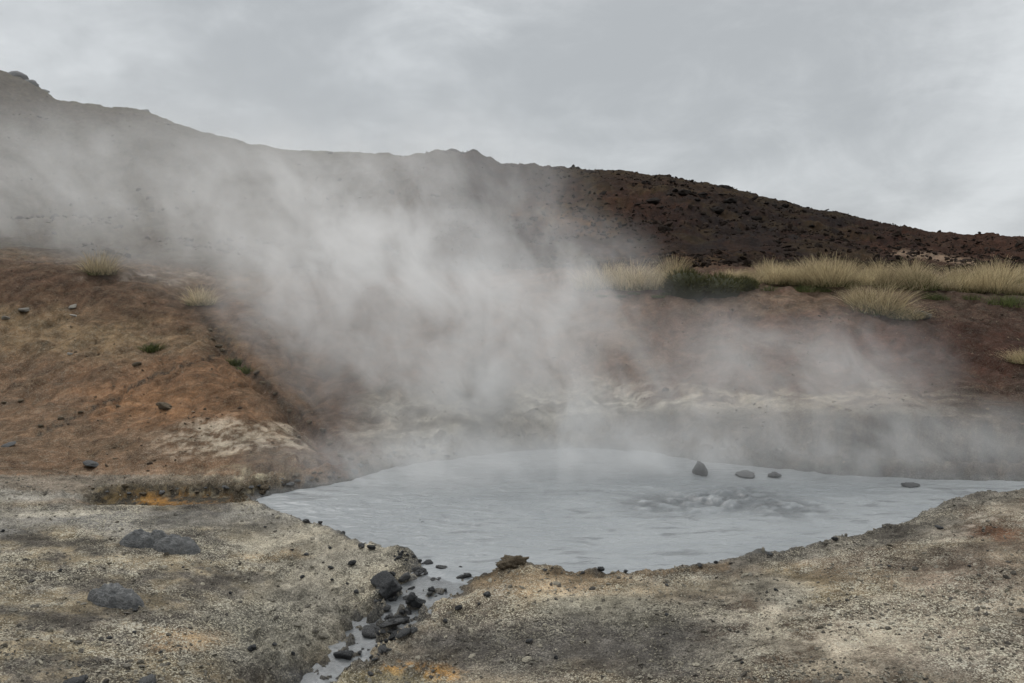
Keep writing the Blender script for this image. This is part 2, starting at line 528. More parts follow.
# ------------------------------------------------------------------ mesh helpers
def mesh_from(name, V, faces, mat, smooth_=True, attrs=None):
    me = bpy.data.meshes.new(name)
    V = np.asarray(V, np.float32)
    faces = np.asarray(faces, np.int32)
    n, k = faces.shape
    me.vertices.add(len(V)); me.vertices.foreach_set("co", V.ravel())
    me.loops.add(n * k); me.loops.foreach_set("vertex_index", faces.ravel())
    me.polygons.add(n)
    me.polygons.foreach_set("loop_start", np.arange(0, n * k, k, dtype=np.int32))
    me.polygons.foreach_set("loop_total", np.full(n, k, np.int32))
    me.update(calc_edges=True)
    me.polygons.foreach_set("use_smooth", np.full(n, smooth_, bool))
    if attrs:
        for an, (ty, data) in attrs.items():
            at = me.attributes.new(an, ty, "POINT")
            at.data.foreach_set("color" if ty == "FLOAT_COLOR" else "value", np.asarray(data, np.float32).ravel())
    me.materials.append(mat)
    me.validate()
    return me


def link(name, data, loc=(0, 0, 0), parent=None):
    o = bpy.data.objects.new(name, data)
    COL.objects.link(o)
    o.location = loc
    if parent is not None: o.parent = parent
    return o


def tag(o, label=None, cat=None, group=None, kind=None):
    if label: o["label"] = label
    if cat: o["category"] = cat
    if group: o["group"] = group
    if kind: o["kind"] = kind
    return o


def grid_faces(nr, nc):
    i = np.arange(nr - 1)[:, None] * nc + np.arange(nc - 1)[None, :]
    return np.stack([i, i + 1, i + nc + 1, i + nc], -1).reshape(-1, 4)


# ------------------------------------------------------------------ ground sheet
tc_ = np.linspace(-.76, .76, 700)
tl = -np.concatenate([np.linspace(3.0, 1.0, 26), np.linspace(.95, .775, 14)])
cols = np.concatenate([tl, tc_, -tl[::-1]])
offs = np.zeros_like(cols)
cols = np.concatenate([[-3, -3, -3], cols, [3, 3, 3]])
offs = np.concatenate([[-4000, -400, -40], offs, [40, 400, 4000]])
rows_front = np.concatenate([np.linspace(1.2, 3.9, 24), 1 / np.linspace(1 / 4.0, 1 / 11.2, 330), np.linspace(11.25, 22, 190), np.linspace(22.2, 70, 190),
                             np.exp(np.linspace(math.log(72), math.log(6000), 22))])
rows_back = np.array([-6000, -600, -60, -12, -4, -1, 0, .6])
YY = np.concatenate([rows_back, rows_front])
spread = np.where(YY < 1.2, 1.2 + (1.2 - YY), YY)
X = cols[None, :] * spread[:, None] + offs[None, :]
Y = np.repeat(YY[:, None], len(cols), 1)
shape = X.shape
x, y = X.ravel(), Y.ravel()
z = np.where(y < 0.6, base_height(x, np.full_like(y, .6)) , 0)
fr = y >= 0.6
z[fr] = height(x[fr], y[fr])

# --- surface colour by place: soil kinds that lie on the ground where they lie
pu, pv = project(x, y, z)
wu = pu + 26 * fbm(x * 1.1, y * 1.1, 4, .55, seed=20)
wv = pv + 9 * fbm(x * 1.3, y * 1.3, 4, .55, seed=21)
N = len(x)
tint = np.zeros((N, 3)); grain = np.zeros((N, 3))


def ell(cu, cv, ru, rv, soft=.5):
    d = np.hypot((wu - cu) / ru, (wv - cv) / rv)
    return 1 - sstep(1 - soft, 1 + soft, d)


def band(px, wd, soft=.6, uu=None, vv=None):
    d, _ = line_dist(wu if uu is None else uu, (wv if vv is None else vv), np.array(px, float))
    return 1 - sstep(wd * (1 - soft), wd * (1 + soft), d)


def paint(w, c, g=None):
    w = np.clip(w, 0, 1)[:, None]
    tint[:] = tint * (1 - w) + np.array(c) * w
    if g is not None:
        grain[:] = grain * (1 - w) + np.array(g) * w


nlow = fbm(x * .7, y * .7, 4, seed=22)
nmid = fbm(x * 2.4, y * 2.4, 4, .6, seed=23)
nhi = fbm(x * 7, y * 7, 4, .6, seed=24)
# foreground crust
paint(np.ones(N), (.185, .165, .135), (.75, .5, 0))
paint(sstep(-.2, .5, nmid) * .8, (.245, .205, .14), (.9, .4, 0))
paint(sstep(.05, .5, -nmid + .5 * nhi) * .8, (.10, .092, .085), (.5, .7, 0))
paint(ell(90, 520, 260, 13) * .8, (.20, .20, .195), (.5, .6, 0))
paint(ell(50, 512, 70, 4) * .8, (.38, .36, .31))
paint(ell(330, 560, 85, 52) * .7, (.33, .312, .262), (.6, .35, 0))
paint(ell(300, 620, 70, 40) * .75, (.28, .27, .235), (.5, .5, 0))
paint(ell(250, 640, 60, 30) * .6, (.16, .16, .14), (.4, .7, 0))
paint(ell(300, 515, 45, 7) * .7, (.42, .41, .36))
paint(ell(180, 640, 40, 14) * .55, (.36, .25, .14))
paint(ell(270, 556, 28, 5) * .6, (.40, .30, .18))
right = sstep(440, 520, wu + (wv - 560) * .9) * sstep(545, 560, wv + sstep(700, 1000, wu) * 70)
paint(right * .55, (.20, .165, .125), (.8, .5, 0))
paint(ell(560, 585, 110, 17) * .8, (.31, .235, .15), (.8, .3, 0))
paint(ell(690, 585, 70, 12) * .5, (.27, .24, .18))
paint(ell(600, 612, 75, 20) * .75, (.32, .31, .255), (.7, .4, 0))
paint(ell(690, 645, 90, 40) * .9, (.085, .083, .08), (.3, .8, 0))
paint(ell(530, 645, 105, 28) * .85, (.10, .098, .096), (.3, .8, 0))
paint(ell(820, 622, 110, 40) * .75 * sstep(-.6, .3, nmid + .4 * nhi), (.40, .365, .30), (.9, .3, 0))
paint(sstep(640, 760, wu) * sstep(.0, .5, -nmid - .3 * nhi) * .55, (.15, .108, .078), (.5, .5, 0))
paint(ell(840, 582, 60, 14) * .7, (.38, .31, .17), (.9, .2, 0))
paint(ell(770, 590, 40, 14) * .6, (.36, .35, .30))
paint(ell(925, 575, 130, 22) * .75, (.135, .105, .085), (.6, .6, 0))
paint(ell(960, 635, 120, 45) * .6, (.33, .29, .235), (.9, .4, 0))
paint(ell(980, 660, 70, 20) * .4, (.16, .15, .14))
paint(ell(955, 528, 50, 13) * .7 * sstep(-.5, .3, nmid + nhi * .5), (.44, .41, .36), (.6, .35, 0))
paint(ell(985, 535, 34, 7) * .9, (.13, .065, .038), (.1, .5, 0))
paint(ell(1010, 505, 70, 12) * .4 * sstep(-.4, .3, nmid), (.38, .36, .31))
paint(ell(418, 668, 32, 9) * sstep(-.5, .2, nhi + .5 * nmid) * .85, (.44, .25, .08), (.4, .2, 0))
paint(ell(380, 678, 50, 12) * .5, (.30, .27, .16))
CREST = [(u, v) for u, v, _ in B_PTS if u >= 600]
paint(band(CREST, 15) * sstep(600, 700, wu) * .85, (.115, .11, .10), (.35, .8, 0))
paint(band([(470, 573), (510, 563), (560, 566), (640, 571), (720, 564)], 6) * .7, (.17, .125, .08), (.3, .6, 0))
def hill_(yy): return sstep(18.4, 20.5, yy)


# beyond the near edge
yb = np.interp(np.clip(x / np.maximum(y, .6), -1.75, 1.75), TG, (LY[3] + LY[4]) / 2)
beyond = sstep(-.1, .1, y - yb)
paint(beyond, (.175, .125, .085), (.25, .35, 0))
b = beyond
paint(b * ell(40, 484, 200, 12) * .7, (.16, .138, .112), (.3, .6, 0))
paint(b * ell(230, 478, 90, 11) * .8, (.17, .13, .09), (.4, .7, 0))
paint(b * ell(250, 474, 90, 14) * sstep(.1, .6, nhi + .5 * nmid) * .7, (.34, .29, .21), (.4, .4, 0))
paint(b * ell(20, 497, 120, 7) * .8, (.25, .235, .205), (.5, .4, 0))
# left slope
left = b * (1 - sstep(330, 420, wu + (wv - 400) * -.3)) * (pv < 475)
paint(left * sstep(250, 330, wv) * .9, (.172, .108, .068), (.25, .3, 0))
paint(left * ell(90, 320, 130, 36) * .8, (.215, .152, .086), (.3, .3, 0))
paint(left * ell(30, 285, 130, 24) * .75, (.085, .048, .034), (.1, .3, 0))
paint(left * ell(190, 310, 110, 22) * .7, (.115, .07, .05), (.1, .3, 0))
paint(left * ell(195, 395, 120, 38, .35) * .9, (.212, .124, .072), (.15, .2, 0))
paint(left * ell(150, 405, 50, 14) * .5, (.30, .165, .085))
paint(left * ell(60, 440, 110, 18) * .6, (.17, .115, .075), (.2, .4, 0))
paint(b * ell(300, 340, 60, 40) * .6, (.12, .08, .06), (.1, .4, 0))
paint(b * ell(300, 395, 50, 50) * .5, (.18, .125, .085))
wh = ell(248, 438, 88, 15, .55) * sstep(-.6, .5, nhi + .5 * nmid + .5 * fbm(x * 22, y * 22, 2, .6, seed=33))
paint(b * wh * .65, (.53, .48, .39), (.5, .15, 0))
paint(b * ell(310, 448, 45, 12) * .6 * sstep(-.5, .4, nhi), (.44, .41, .35), (.5, .3, 0))
paint(b * ell(120, 250, 80, 10) * .6, (.12, .10, .085))
paint(b * ell(150, 277, 70, 6) * .5 * sstep(-.3, .3, nmid), (.33, .30, .27))
for P_, w_ in (([(205, 318), (222, 340), (240, 362), (262, 383), (285, 405), (310, 428), (335, 448), (352, 462)], 4), ([(40, 435), (75, 418), (110, 400), (150, 378), (195, 362), (232, 352)], 1.8)):
    dd_, _ = line_dist(pu + 5 * nhi + 5 * nmid, pv + 2.5 * nhi, np.array(P_, float))
    paint(b * (1 - sstep(w_ * .5, w_ * 1.5, dd_)) * sstep(-.7, .1, nhi) * .85, (.055, .042, .032), (.2, .7, 0))
# gully face and the bank left of the pool
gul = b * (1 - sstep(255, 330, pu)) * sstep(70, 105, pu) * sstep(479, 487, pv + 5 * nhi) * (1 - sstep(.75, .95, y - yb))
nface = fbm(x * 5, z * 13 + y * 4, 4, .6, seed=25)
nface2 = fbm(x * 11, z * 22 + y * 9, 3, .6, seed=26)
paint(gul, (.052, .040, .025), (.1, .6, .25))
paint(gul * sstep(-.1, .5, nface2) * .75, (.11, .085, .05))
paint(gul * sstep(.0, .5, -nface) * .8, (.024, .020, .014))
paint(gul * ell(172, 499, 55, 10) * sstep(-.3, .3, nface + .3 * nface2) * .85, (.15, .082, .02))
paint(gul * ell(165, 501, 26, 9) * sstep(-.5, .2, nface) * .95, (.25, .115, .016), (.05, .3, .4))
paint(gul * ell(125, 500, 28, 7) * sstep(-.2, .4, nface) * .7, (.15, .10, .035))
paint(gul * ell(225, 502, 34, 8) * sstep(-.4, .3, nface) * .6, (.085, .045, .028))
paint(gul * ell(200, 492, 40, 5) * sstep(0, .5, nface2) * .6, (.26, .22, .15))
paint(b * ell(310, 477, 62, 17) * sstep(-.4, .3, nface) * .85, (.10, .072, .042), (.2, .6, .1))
paint(b * ell(330, 470, 40, 14) * sstep(.1, .5, nface2) * .7, (.27, .23, .15))
paint(b * ell(330, 477, 30, 10) * sstep(-.1, .5, nface + .5 * nmid) * .85, (.20, .12, .045), (.1, .3, .1))
paint(b * ell(234, 472, 22, 4) * .6 * sstep(-.2, .4, nhi), (.36, .32, .22))
paint(b * ell(350, 463, 40, 8) * sstep(0, .5, nhi) * .9, (.06, .057, .05), (.2, .6, 0))
# ground behind the pool
paint(b * sstep(270, 340, wu) * (1 - sstep(600, 680, wu)) * (1 - hill_(y)), (.125, .078, .056), (.15, .4, 0))
cen = b * sstep(330, 400, wu) * sstep(368, 404, wv)
paint(cen * .75, (.235, .21, .175), (.4, .4, 0))
paint(b * ell(430, 425, 70, 24) * .6 * sstep(-.3, .5, nmid), (.42, .39, .33), (.6, .2, 0))
paint(b * ell(560, 408, 100, 18) * .6 * sstep(-.4, .5, nmid), (.40, .37, .31), (.6, .2, 0))
paint(b * ell(660, 395, 60, 20) * .7 * sstep(-.4, .4, nmid), (.48, .45, .39), (.5, .2, 0))
paint(b * ell(485, 400, 22, 50) * .7, (.075, .07, .062), (.2, .6, 0))
paint(b * band([(380, 455), (440, 446), (520, 440)], 9) * .6 * sstep(-.2, .4, nhi), (.13, .125, .115))
# right slope
rs = b * sstep(590, 680, wu) * (1 - sstep(392, 412, wv + sstep(900, 1000, wu) * -18))
paint(rs * .95, (.125, .07, .050), (.15, .4, 0))
paint(rs * ell(960, 350, 140, 28) * .8, (.105, .046, .032), (.08, .4, 0))
paint(rs * ell(800, 300, 130, 12) * .5, (.19, .13, .085), (.2, .3, 0))
paint(b * ell(860, 398, 120, 10) * .6 * sstep(-.5, .4, nmid), (.25, .20, .145), (.5, .2, 0))
paint(b * ell(740, 400, 80, 12) * .6 * sstep(-.5, .4, nmid), (.34, .29, .22), (.5, .2, 0))
paint(b * ell(930, 412, 100, 7) * .5, (.24, .22, .19))
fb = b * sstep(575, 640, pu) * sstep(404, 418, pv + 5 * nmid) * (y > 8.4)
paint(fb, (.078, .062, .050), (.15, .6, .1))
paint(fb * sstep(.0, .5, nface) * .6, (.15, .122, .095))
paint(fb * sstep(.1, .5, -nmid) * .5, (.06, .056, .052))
# hill
hill = sstep(18.4, 20.5, y)
paint(hill, (.055, .040, .032), (.05, .5, 0))
paint(hill * sstep(-.1, .4, nmid + .6 * nlow) * .6, (.075, .045, .033), (.05, .4, 0))
paint(hill * sstep(0, .5, -nlow + .5 * nmid) * .7, (.030, .026, .024), (.05, .6, 0))
paint(hill * ell(600, 215, 90, 26) * .75, (.085, .045, .033))
paint(hill * ell(870, 240, 80, 14) * .55, (.10, .052, .040))
paint(hill * ell(570, 210, 60, 20) * .3 * sstep(-.3, .4, nmid), (.16, .11, .055))
paint(hill * band([(540, 215), (580, 222), (606, 236)], 7) * .8, (.22, .15, .07))
paint(hill * ell(640, 258, 80, 9) * .6 * sstep(-.3, .4, nmid), (.17, .12, .085))
paint(hill * ell(690, 262, 50, 5) * .5, (.24, .18, .13))
paint(hill * sstep(960, 900, wu * 0 + 960) * 0, (.1, .1, .1))
paint(hill * sstep(.05, .45, fbm(x * .5, y * .35, 4, .6, seed=29)) * sstep(480, 560, pu) * .55, (.115, .10, .055))
fh = hill * sstep(870, 950, pu + (pv - 235) * -1.5)
paint(fh * .8, (.095, .055, .042))
paint(hill * band([(893, 252), (930, 256), (960, 261), (985, 265)], 3.2, .5, pu + 8 * nmid, pv + 1.5 * nmid), (.38, .33, .27), (.3, .1, 0))
paint(hill * band([(870, 245), (895, 252)], 2.5, .5, pu + 8 * nmid, pv + 1.5 * nmid) * .7, (.2, .12, .09))
paint(hill * (1 - sstep(380, 520, wu)) * .85, (.088, .072, .053), (.1, .4, 0))
paint(hill * (1 - sstep(380, 520, wu)) * sstep(0, .5, nmid) * .6, (.055, .047, .038))
paint(hill * sstep(560, 520, pu * 0 + 560) * 0, (0, 0, 0))
crestline = np.interp(np.clip(x / np.maximum(y, .6), -1.75, 1.75), TG, Hy)
paint(hill * np.exp(-((y - crestline) / 3) ** 2) * sstep(-.2, .3, nmid) * .7, (.10, .095, .055))
paint(sstep(75, 110, y), (.11, .105, .08), (.1, .4, 0))
# wet mud lining channel and pool edge
m = (x > bx0 - 2) & (x < bx1 + 2) & (y > 3) & (y < by1)
sd = np.full(N, 9.0); sd[m] = poly_sdf(x[m], y[m], poly)
cd = np.full(N, 9.0); q = np.zeros(N)
cd[m], q[m] = line_dist(x[m], y[m], CH)
cw = np.interp(q, _cs, CH[:, 3])
paint((1 - sstep(.0, .2, cd - cw + .12 * nmid)) * .9, (.085, .085, .083), (.15, .6, .6))
paint((1 - sstep(-.03, .07, sd + .04 * nhi)) * .85, (.125, .125, .12), (.1, .6, .6))
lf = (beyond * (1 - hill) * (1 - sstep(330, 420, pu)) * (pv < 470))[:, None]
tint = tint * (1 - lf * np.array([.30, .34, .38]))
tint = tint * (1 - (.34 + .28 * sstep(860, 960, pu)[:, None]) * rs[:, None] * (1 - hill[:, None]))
tint = tint * (1 - .68 * hill[:, None] * sstep(330, 480, pu)[:, None])
hr = (hill * sstep(330, 480, pu))[:, None]
tint = tint * (1 + hr * (np.array([1.32, .98, .80]) - 1))
tint = tint * (1 - .4 * hr * ell(780, 228, 170, 34)[:, None])
fgw = (1 - beyond)[:, None]
tint = tint * (1 + fgw * (np.array([.775, .735, .69]) - 1))
blot = fbm(x * 1.5 + 7, y * 1.5, 5, .6, seed=27)
tint = tint * (1 + fgw * np.clip(.38 * blot + .22 * nhi, -.4, .5)[:, None])
grain[:, 0] = grain[:, 0] * (1 + fgw[:, 0] * np.clip(1.3 * fbm(x * 1.1, y * 1.1, 4, .6, seed=28), -.8, .6))
tint = tint * np.clip(1 + (.26 + .12 * beyond) * nmid + (.20 + .1 * beyond) * nhi, .45, 1.6)[:, None]
tint = np.clip(tint, .006, .7)

ones = np.ones((N, 1))
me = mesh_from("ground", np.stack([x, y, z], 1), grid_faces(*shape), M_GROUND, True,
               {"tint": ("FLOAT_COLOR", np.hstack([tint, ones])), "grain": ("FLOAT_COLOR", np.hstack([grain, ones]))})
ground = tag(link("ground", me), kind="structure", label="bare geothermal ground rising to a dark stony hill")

# ------------------------------------------------------------------ pool water
gx = np.linspace(poly[:, 0].min() - .1, poly[:, 0].max() + .1, 420)
gy = np.linspace(poly[:, 1].min() - .1, poly[:, 1].max() + .1, 260)
GX, GY = np.meshgrid(gx, gy)
px, py = GX.ravel(), GY.ravel()
boil_shade = np.zeros(len(px))
wz = .010 * fbm(px * 2.2, py * 4.2, 4, .55, seed=30) + .004 * fbm(px * 5, py * 11, 3, seed=31)
for (u, v, rad, amp) in [(722, 501, .42, .07), (662, 503, .38, .025), (780, 506, .40, .025), (750, 496, .35, .028)]:
    cx, cy, _ = at_z(u, v, POOL)
    d = np.hypot((px - cx) / 1.25, py - cy)
    en = np.exp(-(d / rad) ** 2)
    bl = np.clip(fbm(px * 5, py * 6, 4, .5, seed=32 + rad), -.3, 1.2)
    wz = wz + amp * en * (bl + .12)
    boil_shade = np.maximum(boil_shade, en * np.clip(.95 - 1.4 * bl, 0, 1))  # painted shade: darkest in the hollows of the boiling lumps
sdw = poly_sdf(px, py, poly)
wz = wz - .10 * np.clip(sdw, 0, 1) - np.where(sdw > 0, .004, 0)
keep = (sdw < .15).reshape(GX.shape)
F4 = grid_faces(*GX.shape)
F4 = F4[keep.ravel()[F4].all(1)]
used, inv = np.unique(F4, return_inverse=True)
Vw = np.stack([px, py, POOL + .0 + wz], 1)[used]
pool = link("pool_water", mesh_from("pool_water", Vw, inv.reshape(-1, 4), M_WATER, True, {"boil_shade": ("FLOAT", boil_shade[used])}))
tag(pool, "steaming pool of opaque grey mud water boiling near its far side", kind="structure")

# outflow stream surface
cc = resample(CH, 60, False)
tn = np.gradient(cc[:, :2], axis=0); tn /= np.linalg.norm(tn, axis=1)[:, None]
nn = np.stack([-tn[:, 1], tn[:, 0]], 1)
ks = np.linspace(-3.2, 3.2, 13)
SV = np.zeros((60, 13, 3))
for j, k in enumerate(ks):
    SV[:, j, :2] = cc[:, :2] + nn * (cc[:, 3] * k)[:, None]
    SV[:, j, 2] = cc[:, 2] - np.interp(np.arange(60), [0, 14, 22, 60], [.02, .006, .020, .028]) + .004 * fbm(SV[:, j, 0] * 9, SV[:, j, 1] * 9, 3, seed=40)
stream = link("stream_water", mesh_from("stream_water", SV.reshape(-1, 3), grid_faces(60, 13), M_MUD))
tag(stream, "shallow grey stream trickling out of the mud pool towards the viewer", kind="structure")


# ------------------------------------------------------------------ rocks
def ico(sub):
    bm = bmesh.new()
    bmesh.ops.create_icosphere(bm, subdivisions=sub, radius=1)
    V = np.array([v.co[:] for v in bm.verts]); Fc = np.array([[v.index for v in f.verts] for f in bm.faces])
    bm.free()
    return V, Fc


ICO4, ICO3, ICO1 = ico(4), ico(3), ico(1)


def fb3(V, s, seed, oct=3):
    return (fbm(V[:, 0] * s + seed, V[:, 1] * s + V[:, 2] * s * .7, oct, .55, seed) + fbm(V[:, 1] * s - seed, V[:, 2] * s + V[:, 0] * s * .6, oct, .55, seed + 3)) * .5


def rock_verts(seed, dims=(1, 1, 1), facets=13, rough=.07, lump=.12, base=ICO4):
    rg = np.random.default_rng(seed)
    V, Fc = base
    P = rg.normal(size=(facets, 3)); P /= np.linalg.norm(P, axis=1)[:, None]
    dd = rg.uniform(.62, 1.0, facets)
    dot = V @ P.T
    r = np.min(np.where(dot > .05, dd / np.maximum(dot, .05), 9), axis=1)
    r = np.minimum(r, 1.15)
    r = r + lump * fb3(V, 1.7, seed % 13 + .5) + rough * fb3(V, 5.5, seed % 7 + .3)
    Q = V * r[:, None]
    return Q * np.array(dims), Fc


def rock_mesh(name, seed, mat, dims=(1, 1, 1), **kw):
    V, Fc = rock_verts(seed, dims, **kw)
    me = mesh_from(name, V, Fc, mat)
    return me


M_DARK = rock_material("dark_mud_coated_rock", (.035, .035, .035), (.16, .158, .154), 9, .7, .35)
BLACKS = [rock_mesh("lava_rock", 100 + i, M_DARK if i % 2 else M_BLACK, (1, .9, .72), base=ICO4, facets=11 + i % 4, rough=.15, lump=.2) for i in range(8)]
GREYS = [rock_mesh("grey_clod", 200 + i, M_GREY, (1, .85, .6), base=ICO3, rough=.14, lump=.3) for i in range(4)]
PALES = [rock_mesh("pale_stone", 300 + i, M_PALE, (1, .8, .55), base=ICO3) for i in range(3)]
BROWNS = [rock_mesh("brown_stone", 340 + i, M_BROWN, (1, .85, .65), base=ICO3, rough=.14, lump=.25) for i in range(3)]


G_CH = "dark rocks lying in the outflow channel"


def place_rock(name, me, u, v, wpx, label, group=None, flat=1.0, sink=.28, rz=None, cat="rock", tilt=.35):
    """a stone standing on the ground where its foot is seen; wpx is its width there."""
    p = hit(u, v)
    r = wpx / F * p.y / 2
    o = link(name, me, (p.x, p.y + r * .4, 0))
    gz = float(height(np.array([p.x]), np.array([p.y + r * .4]))[0])
    if group == G_CH:
        _, q1 = line_dist(np.array([p.x]), np.array([p.y]), CH)
        gz = max(gz, float(np.interp(q1[0], _cs, CH[:, 2])) - .03)
    o.location.z = gz + r * .72 * flat * (1 - 2 * sink)
    o.scale = (r, r, r * flat)
    o.rotation_euler = (random.uniform(-tilt, tilt), random.uniform(-tilt, tilt), random.uniform(0, 6.28) if rz is None else rz)
    tag(o, label, cat, group)
    return o


G_CH = "dark rocks lying in the outflow channel"
big = rock_mesh("lava_boulder", 412, M_BLACK, (1.05, .8, .85), facets=9, rough=.10, lump=.16)
place_rock("boulder", big, 386, 601, 34, "largest smooth black boulder, on the left edge of the channel where it leaves the pool", G_CH, .74, .28, 2.2, "boulder", .2)
CHR = [(345, 662, 24, .8, "dark wedge shaped rock standing alone in the stream nearest the bottom of the photo"),
       (371, 642, 27, .9, "broad black lumpy rock between the lone wedge rock and the flat slab"),
       (390, 622, 28, .55, "flat dark slab rock in the channel just below the largest boulder"),
       (418, 612, 19, .9, "dark block right of the flat slab, near the right side of the channel"),
       (428, 566, 14, .8, "black jagged stone on the left lip of the channel mouth at the pool"),
       (444, 571, 19, .6, "flat black rock in the water of the channel mouth"),
       (458, 581, 12, .8, "small dark stone on the right side of the channel mouth"),
       (405, 585, 15, .8, "dark stone touching the upper right side of the largest boulder"),
       (417, 574, 15, .7, "dark stone above the largest boulder, below the channel lip"),
       (391, 634, 13, .9, "squat dark stone under the flat slab rock"),
       (402, 638, 17, .6, "low dark stone by the right bank below the flat slab"),
       (384, 607, 14, .7, "small black stone tucked under the front of the largest boulder"),
       (413, 632, 12, .7, "small dark stone pressed against the right bank of the channel")]
for i, (u, v, w, fl, lb) in enumerate(CHR):
    place_rock("rock", BLACKS[(2 * i + 1) % 8 if i not in (0, 3, 4) else 2 * i % 8], u, v, w * .9, lb, G_CH, fl * .9, .32)
for i in range(150):
    u, v = [(428, 578), (436, 590), (420, 597), (405, 612), (400, 626), (385, 640), (372, 655), (410, 560), (455, 574), (396, 600)][i % 10]
    place_rock("rock", BLACKS[(i * 3 + 1) % 8], u + random.uniform(-16, 16), v + random.uniform(-8, 8), random.choice([3, 3, 4, 4, 5, 5, 6, 7, 8, 10]),
               "small black stone lying among the dark rocks of the outflow channel", G_CH, random.uniform(.5, .95), .34)

# brown crusted lumps on the near shore
lump = rock_mesh("crusted_lump", 521, M_BROWN, (1, .7, .55), facets=30, rough=.2, lump=.4)
lo_ = place_rock("rock", lump, 511, 569, 36, "brown crusted lumpy rock on the pool rim right of the channel mouth", None, .85, .3, .4)
p_ = hit(511, 566)
lo_.location = (p_.x, p_.y, p_.z + .03)
lo_.rotation_euler = (0, 0, .4)
ro_ = place_rock("rock", BLACKS[1], 489, 576, 17, "dark stone at the foot of the brown crusted lump, on its left side", None, .8, .25)
p_ = hit(490, 571)
ro_.location = (p_.x, p_.y, p_.z + .01)

# sparse stones on the near crust: (u, v, width)
STL = [(60, 571, 5), (135, 611, 5), (134, 632, 4), (109, 638, 6), (252, 650, 10), (274, 645, 6), (293, 655, 5), (306, 555, 5), (302, 578, 5),
       (330, 569, 6), (332, 580, 4), (306, 522, 8), (320, 524, 5), (302, 515, 5), (2, 531, 5), (183, 567, 3), (352, 565, 8), (356, 593, 7),
       (347, 583, 4), (361, 547, 8), (371, 549, 9), (343, 533, 6), (230, 593, 4), (265, 527, 3), (330, 548, 4), (376, 606, 5), (392, 575, 8), (160, 652, 5)]
for i, (u, v, w) in enumerate(STL):
    place_rock("pebble", BLACKS[(i * 5 + 2) % 8], u, v + 1, w, "small black pebble on the pale grey crust left of the channel", "black pebbles on the left crust", random.uniform(.7, 1), .15, cat="pebble")
STR = [(487, 596, 10), (459, 611, 8), (445, 622, 6), (479, 604, 4), (529, 642, 7), (556, 658, 5), (370, 675, 7), (601, 571, 8), (583, 573, 5), (667, 615, 5), (667, 585, 4),
       (742, 663, 4), (940, 528, 8), (776, 590, 5), (890, 566, 4), (970, 566, 4), (545, 570, 5), (626, 572, 5), (700, 566, 6), (716, 563, 5), (770, 555, 6), (835, 541, 6)]
for i, (u, v, w) in enumerate(STR):
    place_rock("pebble", BLACKS[(i * 3 + 1) % 8], u, v + 1, w, "small black pebble on the tan gravel slope right of the channel", "black pebbles on the right slope", random.uniform(.7, 1), .15, cat="pebble")
place_rock("rock", BLACKS[5], 72, 690, 26, "black angular rock cut by the bottom edge of the photo at left", None, .8, .2)
place_rock("rock", GREYS[1], 146, 687, 26, "grey rock cut by the bottom edge of the photo, right of the black angular one", None, .7, .3)


# heaps of dried grey mud
def heap(name, lobes, label, u, v, mat=M_GREY):
    p = hit(u, v)
    n, mth = 34, 72
    V, rr = [], np.linspace(0, 1, n)
    S = 1 / F * p.y
    gx_, gy_ = np.meshgrid(np.linspace(-1.5, 1.5, 90), np.linspace(-1.5, 1.5, 60))
    halfw = max(abs(l[0]) + l[2] for l in lobes) * S
    deep = .8 * max(l[2] for l in lobes) * S
    xs, ys_ = gx_ * halfw, gy_ * deep
    hh = np.full(xs.shape, -1.0)
    for du, dd, ru, hp in lobes:
        a = ru * S
        d = np.hypot((xs - du * S) / a, (ys_ - dd * S) / (a * .62))
        hh = np.maximum(hh, hp * S * (np.sqrt(np.clip(1 - d ** 2, 0, 1)) - .12 * d - np.clip(d - 1, 0, 1) * 2))
    wx, wy = p.x + xs, p.y + ys_ + deep * .5
    hh = hh + .035 * np.abs(fbm(wx * 9, wy * 11, 3, .5, seed=50)) - .012 + .006 * fbm(wx * 30, wy * 30, 3, .6, seed=51)
    ground_z = height(wx.ravel(), wy.ravel()).reshape(wx.shape)
    ok = hh > -.06
    Fq = grid_faces(*xs.shape)
    Fq = Fq[ok.ravel()[Fq].all(1)]
    us, iv = np.unique(Fq, return_inverse=True)
    oz = float(ground_z.mean())
    VV = np.stack([xs.ravel(), ys_.ravel() + deep * .5, (ground_z + hh).ravel() - oz], 1)[us]
    o = link(name, mesh_from(name, VV, iv.reshape(-1, 4), mat), (p.x, p.y, oz))
    return tag(o, label, "mud mound")


heap("mud_mound", [(-20, 0, 22, 15), (-2, 2, 14, 18), (18, -2, 25, 15)], "long twin lobed mound of dark grey dried mud on the left crust", 156, 549)
heap("mud_mound", [(2, 0, 27, 20), (-18, 2, 13, 12)], "round cracked mound of grey dried mud below the twin lobed one", 111, 606)

